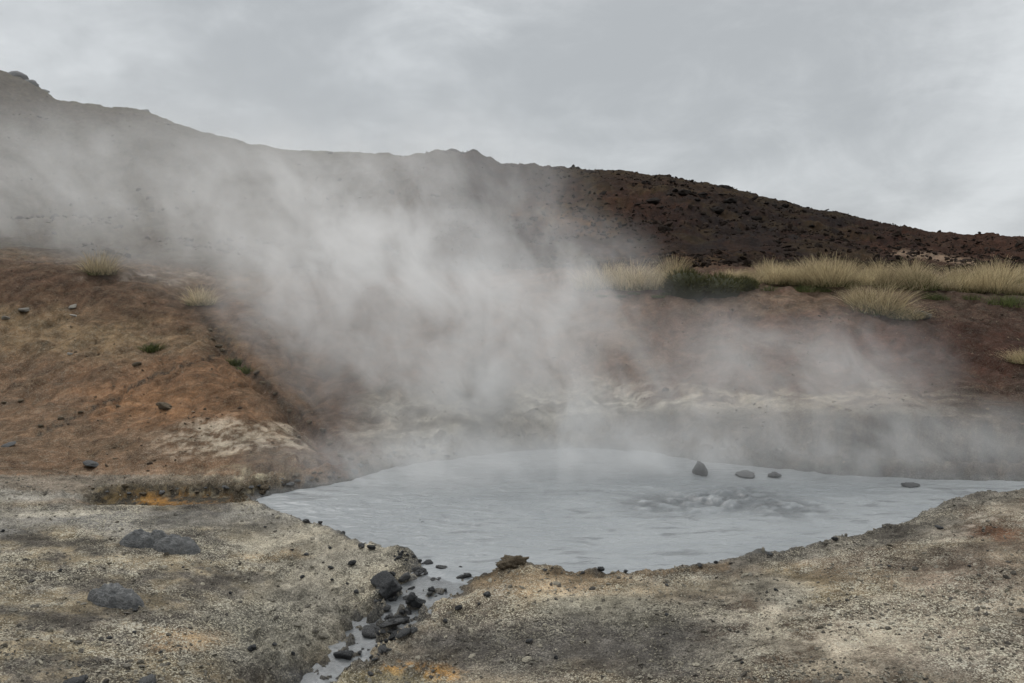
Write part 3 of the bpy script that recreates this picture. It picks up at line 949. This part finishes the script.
# stones on the left slope and bank
place_rock("rock", GREYS[0], 92, 468, 22, "flat bluish grey stone lying alone on the brown soil above the gully", None, .45, .35)
place_rock("rock", BROWNS[0], 165, 410, 22, "dark brown clod on the middle of the orange mound", None, .5, .35)
place_rock("rock", GREYS[2], 6, 447, 16, "dark grey stone at the left edge of the photo on the brown slope", None, .5, .3)
for i, (u, v, w) in enumerate([(24, 314, 14), (72, 308, 10), (73, 317, 8), (70, 355, 8), (5, 320, 12)]):
    place_rock("stone", PALES[i % 3], u, v, w, "pale flat stone on the upper brown slope at left", "pale stones on the left slope", .5, .3, cat="stone")
for i, (u, v, w) in enumerate([(212, 340, 7), (218, 348, 8), (222, 352, 7), (256, 376, 8), (262, 384, 7), (210, 331, 6), (275, 396, 6), (290, 412, 7), (309, 424, 7), (322, 436, 9), (330, 446, 8),
                               (340, 456, 9), (350, 461, 9), (358, 455, 8), (362, 466, 8), (346, 470, 7), (136, 366, 9), (60, 420, 7), (40, 428, 7), (80, 414, 5), (20, 402, 6), (3, 404, 6)]):
    place_rock("stone", BROWNS[i % 3], u, v, w, "dark brown stone lodged in an erosion rill of the left slope", "stones in the rills of the left slope", .75, .25, cat="stone")
place_rock("rock", BLACKS[6], 925, 319, 20, "dark rock beside the front grass clump on the right slope", None, .7, .3)
place_rock("rock", PALES[0], 908, 318, 11, "pale stone between the front grass clump and the dark rock", None, .6, .3)
place_rock("rock", BROWNS[1], 872, 297, 8, "small brown rock under the dry grass row", None, .8, .3)


# crumbled stones along the left and back shore
SH = np.array([(256, 496), (278, 491), (300, 487), (322, 484), (345, 480), (360, 474), (375, 469), (398, 464), (420, 460), (470, 454)], float)
for i in range(64):
    k_ = random.random() ** 1.25
    uu_ = float(np.interp(k_, np.linspace(0, 1, len(SH)), SH[:, 0])) + random.uniform(-3, 3)
    vv_ = float(np.interp(uu_, SH[:, 0], SH[:, 1])) + random.uniform(-11, 1.5)
    place_rock("stone", [BROWNS[i % 3], GREYS[i % 4], BROWNS[(i + 1) % 3]][i % 3], uu_, vv_, random.choice([3, 3, 4, 4, 5, 6, 7, 9]),
               "crumbled earthy stone on the left bank at the water edge of the pool", "stones along the left shore of the pool", random.uniform(.5, .9), .32, cat="stone")
for i in range(14):
    place_rock("stone", [BROWNS[i % 3], GREYS[i % 4]][i % 2], 96 + i * 12 + random.uniform(-5, 5), random.uniform(488, 495), random.choice([4, 5, 6, 8, 10]),
               "crumbled earthy stone on the lip of the ochre undercut left of the pool", "stones on the lip of the ochre undercut", random.uniform(.5, .8), .32, cat="stone")


# rocks standing in the water
def in_water(name, me, u, v, wpx, hpx, label, cat="rock"):
    x_, y_, _ = [float(q_) for q_ in at_z(u, v, POOL)]
    r = wpx / F * y_ / 2
    hz = hpx / F * y_
    o = link(name, me, (x_, y_ + r * .5, POOL + hz * .30))
    o.scale = (r, r, hz * .95)
    o.rotation_euler = (0, 0, random.uniform(0, 6))
    return tag(o, label, cat)


M_MUDROCK = rock_material("mud_coated_rock", (.05, .05, .05), (.13, .13, .128), 9, .6, .35)
MUDB = [rock_mesh("mud_lump", 600 + i, M_MUDROCK, (1, .8, .75), base=ICO3, rough=.12, lump=.35) for i in range(3)]
in_water("rock", MUDB[2], 701, 475, 17, 13, "upright mud coated rock standing in the pool by the far bank")
in_water("mud_lump", MUDB[1], 748, 477, 24, 4, "low grey mud lump breaking the water right of the upright rock", "mud lump")
in_water("mud_lump", MUDB[2], 911, 487, 18, 3.5, "flat dark mud lump in the water near the right end of the pool", "mud lump")
in_water("mud_lump", MUDB[0], 775, 477, 14, 4, "small mud lump between the low lump and the right end of the pool", "mud lump")

# boulders along the skylines
for i, (u, v, w, lb) in enumerate([(12, 80, 26, "grey crag at the far left end of the skyline"), (30, 87, 18, "flat ledge rock on the left skyline beside the crag"),
                                  (43, 95, 12, "small block under the ledge rock on the left skyline"), (145, 113, 14, "low rock on the left skyline where the slope steepens"),
                                  (474, 154, 8, "pointed rock on the right end of the central summit"), (452, 153, 26, "broad worn outcrop on top of the central summit"),
                                  (664, 179, 16, "dark rock heap on the skyline at the start of the rocky right ridge"), (690, 184, 13, "dark block on the ridge just right of the rock heap"),
                                  (722, 189, 20, "dark jagged outcrop on the rocky right ridge"), (752, 196, 10, "small dark block on the ridge below the jagged outcrop"),
                                  (795, 208, 10, "lowest dark rock jutting from the right ridge")]):
    yv = float(np.interp((u - W / 2) / F, TG, Hy)) - .6
    xx, yy, zz = [float(q_) for q_ in at_y(u, v, yv)]
    zz = float(height(np.array([xx]), np.array([yy]))[0])
    o = link("ridge_boulder", rock_mesh("ridge_boulder", 700 + i, M_SCREE if u > 400 else M_GREY, (1, .8, .62), base=ICO3, rough=.2, lump=.25), (xx, yy, zz))
    r = w / F * yy / 2
    o.location.z -= r * .3
    o.scale = (r, r, r * .8)
    o.rotation_euler = (0, 0, random.uniform(0, 6))
    tag(o, lb, "boulder")


RB = [rock_mesh("ridge_boulder", 740 + i, M_SCREE, (1, .85, .7), base=ICO3, rough=.22, lump=.28) for i in range(5)]
for i in range(34):
    u_ = random.uniform(636, 850)
    v0_ = float(np.interp(u_, [p_[0] for p_ in H_PTS], [p_[1] for p_ in H_PTS]))
    v_ = v0_ + 3 + abs(random.gauss(0, 12))
    p = hit(u_, v_, 18)
    r = random.choice([4, 5, 5, 6, 7, 8, 10, 13]) / F * p.y / 2
    o = link("ridge_boulder", RB[i % 5], (p.x, p.y, p.z + r * .15))
    o.scale = (r, r, r * random.uniform(.6, .9)); o.rotation_euler = (random.uniform(-.3, .3), random.uniform(-.3, .3), random.uniform(0, 6))
    tag(o, "dark broken boulder just under the skyline of the rocky right ridge", "boulder", "boulders strewn under the right ridge")


# ------------------------------------------------------------------ loose stuff: scree and grit
def scatter(name, pts, sizes, mat, label, seed, flat=.7):
    rg = np.random.default_rng(seed)
    V0, F0 = ICO1
    n, k = len(pts), len(V0)
    A = rg.normal(size=(n, 3, 3)) * .28 + np.eye(3) * np.array([1, .9, flat])
    V = np.einsum("vj,nij->nvi", V0, A) * (1 + rg.normal(size=(n, k, 1)) * .13)
    V = V * sizes[:, None, None] + pts[:, None, :]
    Fs = (F0[None] + (np.arange(n) * k)[:, None, None]).reshape(-1, 3)
    tone = np.repeat(rg.beta(1.3, 1.6, n)[:, None], k, 1)
    o = link(name, mesh_from(name, V.reshape(-1, 3), Fs, mat, False, {"tone": ("FLOAT", tone.ravel())}))
    return tag(o, label, kind="stuff")


def pts_screen(n, sampler, seed):
    """random ground points with a density per metre falling off with distance."""
    rg = np.random.default_rng(seed)
    t, yy = sampler(rg, n)
    xx = t * yy
    return xx, yy


# grit on the near crust
rg = np.random.default_rng(77)
n = 46000
yy = 1 / rg.uniform(1 / 9.0, 1 / 3.6, n)
xx = rg.uniform(-.72, .72, n) * yy
zz = height(xx, yy)
s_ = poly_sdf(xx, yy, poly)
cl = fbm(xx * 1.6, yy * 1.6, 3, seed=60)
d_, q_ = line_dist(xx, yy, CH)
keepm = (s_ > -.02) & (rg.uniform(0, 1, n) < .45 + .6 * cl + .5 * np.exp(-(s_ / .25) ** 2)) & (d_ > np.interp(q_, _cs, CH[:, 3]) * .8) & (zz > POOL - .16)
xx, yy, zz = xx[keepm], yy[keepm], zz[keepm]
sz = np.exp(rg.normal(math.log(.0046), .58, len(xx))).clip(.0022, .022)
scatter("gravel", np.stack([xx, yy, zz + sz * .2], 1), sz, M_GRIT, "loose gravel strewn over the near crust", 1)
# dark scree on the hill and ridge
n = 34000
yy = 1 / rg.uniform(1 / 60.0, 1 / 19.5, n)
tt = rg.uniform(-.70, .76, n)
xx = tt * yy
hy = np.interp(tt, TG, Hy)
cl = fbm(xx * .25, yy * .25, 4, .6, seed=61)
keepm = (yy < hy + .5) & (rg.uniform(0, 1, n) < .25 + .9 * cl + .3 * (tt > 0.02) - .35 * (tt < -.08) + .5 * np.exp(-((yy - hy) / 3) ** 2))
xx, yy = xx[keepm], yy[keepm]
zz = height(xx, yy)
sz = np.exp(rg.normal(math.log(.034), .55, len(xx))).clip(.015, .2)
scatter("scree", np.stack([xx, yy, zz + sz * .15], 1), sz, M_LOOSE, "dark broken scree covering the hill", 2)
# crumbs on the middle slopes
n = 16000
yy = rg.uniform(8.6, 18.5, n)
xx = rg.uniform(-.72, .72, n) * yy
s_ = poly_sdf(xx, yy, poly)
cl = fbm(xx * .8, yy * .8, 4, .6, seed=62)
keepm = (s_ > .03) & (rg.uniform(0, 1, n) < .1 + .8 * cl + .5 * np.exp(-(s_ / .4) ** 2))
xx, yy = xx[keepm], yy[keepm]
zz = height(xx, yy)
sz = np.exp(rg.normal(math.log(.011), .5, len(xx))).clip(.005, .045)
scatter("rubble", np.stack([xx, yy, zz + sz * .15], 1), sz, M_CRUMB, "brown earth crumbs on the slopes round the pool", 3)


# ------------------------------------------------------------------ grass
def blades(name, n, rad, hgt, spread, width, mat, seed, lean=.35, up=.25):
    rg = np.random.default_rng(seed)
    a = rg.uniform(0, 2 * np.pi, n)
    r0 = np.sqrt(rg.uniform(0, 1, n)) * rad
    bx_, by_ = r0 * np.cos(a), r0 * np.sin(a)
    a2 = a + rg.normal(0, 1.25, n)
    out = spread * (.25 + .75 * r0 / rad) * rg.uniform(.4, 1.3, n)
    h = hgt * rg.uniform(.30, 1.15, n) * (1 - .35 * (r0 / rad) ** 2)
    w = width * rg.uniform(.7, 1.3, n)
    seg = 4
    k = np.linspace(0, 1, seg)
    pa = rg.uniform(0, 2 * np.pi, n)
    V = np.zeros((n, seg, 2, 3)); sh = np.zeros((n, seg, 2))
    tone = rg.uniform(.0, 1.0, n) ** .8
    for j, t in enumerate(k):
        cx = bx_ + np.cos(a2) * out * t ** 1.6 + .06 * hgt * t * t
        cy = by_ + np.sin(a2) * out * t ** 1.6
        cz = h * (t - up * t * t) - .03
        ww = w * (1 - .85 * t)
        for sgn, jj in ((-1, 0), (1, 1)):
            V[:, j, jj, 0] = cx + sgn * ww * np.cos(pa); V[:, j, jj, 1] = cy + sgn * ww * np.sin(pa); V[:, j, jj, 2] = cz
            sh[:, j, jj] = tone
    idx = (np.arange(n) * seg * 2)[:, None]
    Fs = np.concatenate([np.concatenate([idx + 2 * j, idx + 2 * j + 1, idx + 2 * j + 3, idx + 2 * j + 2], 1) for j in range(seg - 1)])
    return mesh_from(name, V.reshape(-1, 3), Fs, mat, True, {"shade": ("FLOAT", sh.ravel())})


STRAWS = [blades("dry_stems", 560, .30, .80, .46, .0048, M_STRAW, 800 + i) for i in range(4)]
GREENS = [blades("green_leaves", 260, .32, .26, .26, .006, M_GREEN, 820 + i) for i in range(4)]
def cushion(name, rx, rz_, n, seed):
    """a dense dome of short blades standing out all over it"""
    rg = np.random.default_rng(seed)
    V0, F0 = ICO3
    ph = seed * 1.3
    bump_ = 1 + .16 * fb3(V0, 1.6, ph)[:, None]
    core = V0 * bump_ * np.array([rx, rx * .9, rz_]) * .86
    a = rg.integers(0, len(V0), n)
    up_ = V0[a, 2] > -.15
    a = a[up_]; n = len(a)
    nrm = V0[a] + rg.normal(0, .32, (n, 3)); nrm[:, 2] += .25
    nrm /= np.linalg.norm(nrm, axis=1)[:, None]
    base = V0[a] * bump_[a] * np.array([rx, rx * .9, rz_]) * .84 + rg.normal(0, .018, (n, 3))
    ln = rg.uniform(.05, .15, n)[:, None]
    sd_ = np.cross(nrm, rg.normal(size=(n, 3))); sd_ /= np.linalg.norm(sd_, axis=1)[:, None]
    B = np.stack([base - sd_ * .006, base + sd_ * .006, base + nrm * ln + sd_ * .001, base + nrm * ln - sd_ * .001], 1)
    nc = len(core)
    Vx = np.concatenate([core, B.reshape(-1, 3)])
    tri = np.concatenate([F0, F0[:, 2:3]], 1)[:0]
    Fq = nc + np.arange(n * 4).reshape(-1, 4)
    sh = np.concatenate([np.full(nc, .15), np.repeat(rg.uniform(.1, 1, n), 4)])
    me_ = bpy.data.meshes.new(name)
    me_.from_pydata(Vx.tolist(), [], F0.tolist() + Fq.tolist())
    at_ = me_.attributes.new("shade", "FLOAT", "POINT"); at_.data.foreach_set("value", sh.astype(np.float32))
    me_.materials.append(M_MOSS)
    return me_


MOSSES = [cushion("moss_cushion", .46, .40, 2600, 840), cushion("moss_cushion", .52, .31, 2600, 841), cushion("moss_cushion", .40, .25, 2000, 842)]
_OLD = [blades("moss_cushion", 900, .42, .30, .12, .007, M_MOSS, 840 + i, up=.15) for i in range(1)]
BUSH = [blades("green_leaves", 380, .16, .20, .14, .006, M_GREEN, 860 + i) for i in range(2)]


def tuft(u, v, label, group=None, s=1.0, straw=1.0, green=1.0, cat="grass tuft", i=None, wide=1.0, pos=None):
    i = random.randrange(4) if i is None else i
    p = pos if pos is not None else hit(u, v, 8)
    e = link("grass_tuft", None, p)
    e.rotation_euler = (0, 0, random.uniform(0, 6.28))
    e.scale = (s * wide, s * wide, s)
    tag(e, label, cat, group)
    if straw > 0:
        a = link("dry_stems", STRAWS[i % 4], parent=e); a.scale = (1, 1, straw)
    if green > 0:
        b_ = link("green_leaves", GREENS[(i + 1) % 4], parent=e); b_.scale = (1, 1, green)
    return e


GR = "dry grass tufts in the row below the dark hill"
tuft(100, 274, "lone straw tuft on the upper left slope, half veiled by steam", None, 1.0, .95, .9)
tuft(201, 304, "faint straw tuft in the steam down slope from the lone left tuft", None, .85, .8, .8)
tuft(880, 312, "broad straw clump standing in front of the grass row on the right slope", None, 1.15, .95, 1.1, wide=1.25)
tuft(905, 318, "green leaning fringe on the right side of the front grass clump", None, .8, .5, 1.2, wide=1.2)
tuft(860, 306, "short straw tuft on the left side of the front grass clump", None, .8, .9, 1)
tuft(672, 279, "orange straw tuft behind the dark green cushions", GR, .95, 1.0, .5)
for j, (u, v, s) in enumerate([(590, 290, .95), (612, 288, 1.1), (634, 289, 1.05), (652, 288, .9)]):
    tuft(u, v, "straw tuft fading into the steam left of the green cushions", "straw tufts veiled by steam", s, 1, .8)
row = [(735, 281, .8), (752, 284, .9), (770, 283, 1), (786, 285, 1), (800, 284, 1.05), (816, 286, 1.0), (832, 285, 1.1), (848, 287, 1.0), (864, 284, .9), (885, 286, .9),
       (900, 287, 1.05), (916, 288, 1.1), (932, 288, 1.1), (948, 290, 1.0), (964, 291, 1.1), (980, 292, 1.0), (996, 292, 1.1), (1012, 294, 1.0), (1028, 295, 1.1), (1045, 296, 1.0), (1064, 297, 1),
       (744, 276, .8), (764, 276, .9), (790, 277, 1), (812, 277, .9), (838, 278, 1), (860, 278, .9), (880, 279, .8), (906, 279, 1), (930, 280, 1), (955, 281, 1), (978, 282, 1), (1002, 283, 1), (1026, 284, 1),
       (1085, 298, 1), (1108, 298, .9), (1132, 297, 1), (1158, 298, .8), (1188, 297, .9), (1050, 285, 1), (1078, 286, .9), (1110, 287, 1)]
for j, (u, v, s) in enumerate(row):
    tuft(u + random.uniform(-5, 5), v, "straw coloured tuft with a green foot in the crowded grass row", GR, s * random.choice([.5, .6, .7, .8, .9, 1.0, 1.08]), random.uniform(.75, 1.05), random.uniform(.8, 1.6))
for j, (u, v, s) in enumerate([(800, 290, .5), (806, 291, .55), (822, 291, .5), (930, 298, .6), (940, 299, .5), (973, 299, .5), (1000, 303, .8), (1015, 305, .9), (770, 290, .5)]):
    tuft(u, v, "low dark green tuft along the front of the grass row", "green tufts in front of the grass row", s * 1.1, 0, 1.25)
tuft(1022, 362, "small green tuft at the right edge of the photo on the red slope", None, .7, .6, 1)


def single(name, me, u, v, s, label, cat, group=None, zs=1.0):
    p = hit(u, v, 8)
    o = link(name, me, p)
    o.scale = (s, s, s * zs); o.rotation_euler = (0, 0, random.uniform(0, 6))
    return tag(o, label, cat, group)


single("moss_cushion", MOSSES[0], 686, 290, 1.15, "left rounded dark green cushion plant among the straw grass", "cushion plant", None, .88)
single("moss_cushion", MOSSES[1], 719, 290, 1.0, "right rounded dark green cushion plant, beside the taller left one", "cushion plant", None, 1.0)
single("moss_cushion", MOSSES[2], 744, 288, .75, "smallest olive cushion plant at the right end of the green group", "cushion plant", None, 1.1)
single("leafy_plant", BUSH[0], 152, 350, 1.15, "bright green grassy plant alone on the brown left slope", "plant", None, .9)
single("leafy_plant", BUSH[1], 231, 364, 1.05, "upper green plant at the edge of the rill on the left slope", "plant", None, .8)
single("leafy_plant", BUSH[0], 246, 372, 1.15, "lower olive plant at the edge of the rill on the left slope", "plant", None, .8)
for j in range(6):
    single("leafy_plant", BUSH[j % 2], 600 + j * 18 + random.uniform(-6, 6), 296 + random.uniform(-2, 4), .8, "low grey green plant on the bench under the steam veiled grass", "plant", "low plants under the veiled grass", .5)

# ------------------------------------------------------------------ world and sun
EL, AZ = R(52), R(-40)
wd = bpy.data.worlds.new("World")
scene.world = wd
wd.use_nodes = True
nt = wd.node_tree
nb = NB(nt)
bg = nt.nodes["Background"]
sky = nb.n("ShaderNodeTexSky", sky_type="NISHITA")
sky.sun_disc = False
sky.sun_elevation = EL
sky.sun_rotation = AZ
d = nb.n("ShaderNodeTexCoord").outputs["Generated"]
mp = nb.n("ShaderNodeMapping"); nb.put(mp.inputs[0], d); mp.inputs["Scale"].default_value = (1, 1, 1.9); mp.inputs["Location"].default_value = (-6.7215803, -5.1431017, -2.0276068)
n1 = nb.noise(mp.outputs[0], 1.7, 7, .55, .35)
n2 = nb.noise(mp.outputs[0], 6.5, 6, .6, .5)
f = nb.math("ADD", nb.math("MULTIPLY", n1, .75), nb.math("MULTIPLY", n2, .25))
cl = nb.mix(nb.ramp(f, .40, .64), (4.6, 4.85, 5.05), (7.5, 7.8, 8.0))
sz_ = nb.n("ShaderNodeSeparateXYZ"); nb.put(sz_.inputs[0], d)
cl = nb.vmath("SCALE", cl, nb.ramp(sz_.outputs[2], .34, .9, 1.0, 2.35))
cm = nb.mix(.97, sky.outputs[0], cl)
nt.links.new(cm, bg.inputs[0])
bg.inputs[1].default_value = .1

sun_d = bpy.data.lights.new("sun", "SUN")
sun_d.energy = 1.3
sun_d.angle = R(25)
sun_d.color = (1, .97, .93)
sun = bpy.data.objects.new("sun", sun_d)
COL.objects.link(sun)
# sky sun_rotation is measured clockwise from +Y; the lamp shines down its -Z
sdir = Vector((math.sin(AZ) * math.cos(EL), math.cos(AZ) * math.cos(EL), math.sin(EL)))
sun.rotation_euler = sdir.to_track_quat("Z", "Y").to_euler()

# ------------------------------------------------------------------ steam
STEAM = True
PUFFS = [  # u, v, depth y, radii (x, y, z), strength
    (590, 425, 10.0, (1.1, .8, .75), 1.1),
    (540, 380, 10.5, (1.6, 1.0, 1.2), 1.1),
    (440, 325, 11.4, (2.2, 1.3, 1.6), 1.1),
    (345, 290, 12.5, (2.3, 1.5, 1.7), 1.1),
    (300, 220, 14.0, (2.6, 1.8, 2.0), .55),
    (440, 220, 13.6, (2.7, 1.8, 2.0), .55),
    (555, 295, 12.2, (1.9, 1.3, 1.45), .85),
    (420, 400, 10.2, (2.0, .8, 1.0), .8),
]
POOLMIST = [
    (630, 457, 9.7, (2.0, .8, .5), 1.4),
    (760, 448, 9.4, (2.0, .8, .65), .85),
    (930, 445, 9.0, (2.2, .8, .62), .8),
    (715, 385, 10.0, (1.6, .7, 1.25), 1.0),
    (850, 375, 9.9, (1.5, .7, .95), .9),
    (450, 462, 9.1, (2.5, .9, .45), 1.4),
]
DRIFT = [
    (230, 215, 16.0, (3.4, 2.2, 2.1), .9),
    (110, 195, 18.0, (4.0, 2.6, 2.2), .8),
    (-30, 190, 21.0, (4.8, 3.0, 2.5), .8),
]
VEIL = [
    (40, 150, 42, (18, 8, 8.0), 1.0),
    (280, 170, 38, (14, 8, 6.0), 1.1),
    (430, 195, 30, (7, 6, 3.6), 1.1),
]


def steam_obj(name, puffs, dens, scale, thr, label, step, ridge=.0, aniso=.25, alb=(.96, .955, .948, 1)):
    ells = []
    for u, v, yv, rad, st in puffs:
        c = [float(q_) for q_ in at_y(u, v, yv)]
        ells.append((c, tuple(1.18 * r_ for r_ in rad), st))
    # hull: one closed skin round all the puffs
    bm = bmesh.new()
    for c, rad, st in ells:
        r_ = bmesh.ops.create_icosphere(bm, subdivisions=3, radius=1)
        for vv in r_["verts"]:
            vv.co = Vector((vv.co.x * rad[0] + c[0], vv.co.y * rad[1] + c[1], vv.co.z * rad[2] + c[2]))
    me_ = bpy.data.meshes.new(name); bm.to_mesh(me_); bm.free()
    o = link(name, me_)
    md = o.modifiers.new("skin", "REMESH"); md.mode = "VOXEL"
    md.voxel_size = min(min(r_) for _, r_, _ in ells) * .3
    m_ = bpy.data.materials.new(name); m_.use_nodes = True
    nt_ = m_.node_tree
    nt_.nodes.remove(nt_.nodes["Principled BSDF"])
    nb_ = NB(nt_)
    p_ = nb_.pos()
    tot = None
    for c, rad, st in ells:
        dl = nb_.vmath("MULTIPLY", nb_.vmath("SUBTRACT", p_, tuple(c)), tuple(1 / (r_ * .97) for r_ in rad))
        d2 = nb_.vmath("DOT_PRODUCT", dl, dl)
        w_ = nb_.math("SUBTRACT", 1.0, d2, clamp=True)
        w_ = nb_.math("MULTIPLY", w_, w_)
        w_ = nb_.math("MULTIPLY", w_, st)
        tot = w_ if tot is None else nb_.math("ADD", tot, w_)
    mp_ = nb_.n("ShaderNodeMapping"); nb_.put(mp_.inputs[0], p_)
    mp_.inputs["Rotation"].default_value = (0, R(42), 0)
    q_ = nb_.vmath("MULTIPLY", mp_.outputs[0], (1.2, 1.0, .86))
    wv_ = nb_.vmath("ADD", q_, nb_.vmath("SCALE", nb_.vmath("SUBTRACT", nb_.noise(q_, scale * .9, 0, .5, col=True), (.5, .5, .5)), 1.15))
    n_ = nb_.noise(wv_, scale, 5, .68)
    f_ = nb_.ramp(n_, thr[0], thr[1], 0, 1)
    dn = nb_.math("MULTIPLY", nb_.math("MULTIPLY", tot, nb_.math("ADD", f_, ridge)), dens)
    pv_ = nb_.n("ShaderNodeVolumePrincipled")
    pv_.inputs["Color"].default_value = alb
    pv_.inputs["Anisotropy"].default_value = aniso
    nt_.links.new(dn, pv_.inputs["Density"])
    nt_.links.new(pv_.outputs[0], nt_.nodes["Material Output"].inputs["Volume"])
    m_.cycles.volume_step_rate = step
    me_.materials.append(m_)
    tag(o, label, kind="stuff")
    return o


if STEAM:
    steam_obj("steam", PUFFS, .98, 1.15, (.40, .65), "white steam plume blowing up and left from the pool", .31, .12)
    steam_obj("drifting_steam", DRIFT, .38, .6, (.40, .66), "torn steam drifting off to the left in front of the hill", .34, .10)
    steam_obj("pool_steam", POOLMIST, 1.15, 1.3, (.32, .75), "thin steam hanging over the far half of the pool", .34, .15)
    steam_obj("hill_steam", VEIL, .021, .14, (.3, .75), "thin steam veil drifting across the left hill", .5, .35, alb=(.86, .865, .87, 1))

# ------------------------------------------------------------------ render settings
scene.render.engine = "CYCLES"
cy = scene.cycles
cy.use_denoising = True
cy.denoiser = "OPENIMAGEDENOISE"
cy.denoising_prefilter = "ACCURATE"
cy.use_adaptive_sampling = True
cy.adaptive_threshold = .035
cy.max_bounces = 5
cy.diffuse_bounces = 1
cy.glossy_bounces = 1
cy.transmission_bounces = 2
cy.volume_bounces = 3
cy.transparent_max_bounces = 8
cy.volume_step_rate = 1.0
cy.volume_max_steps = 256
vs = scene.view_settings
vs.view_transform = "Standard"
vs.look = "None"
vs.exposure = 0
vs.gamma = 1
vs.use_curve_mapping = False
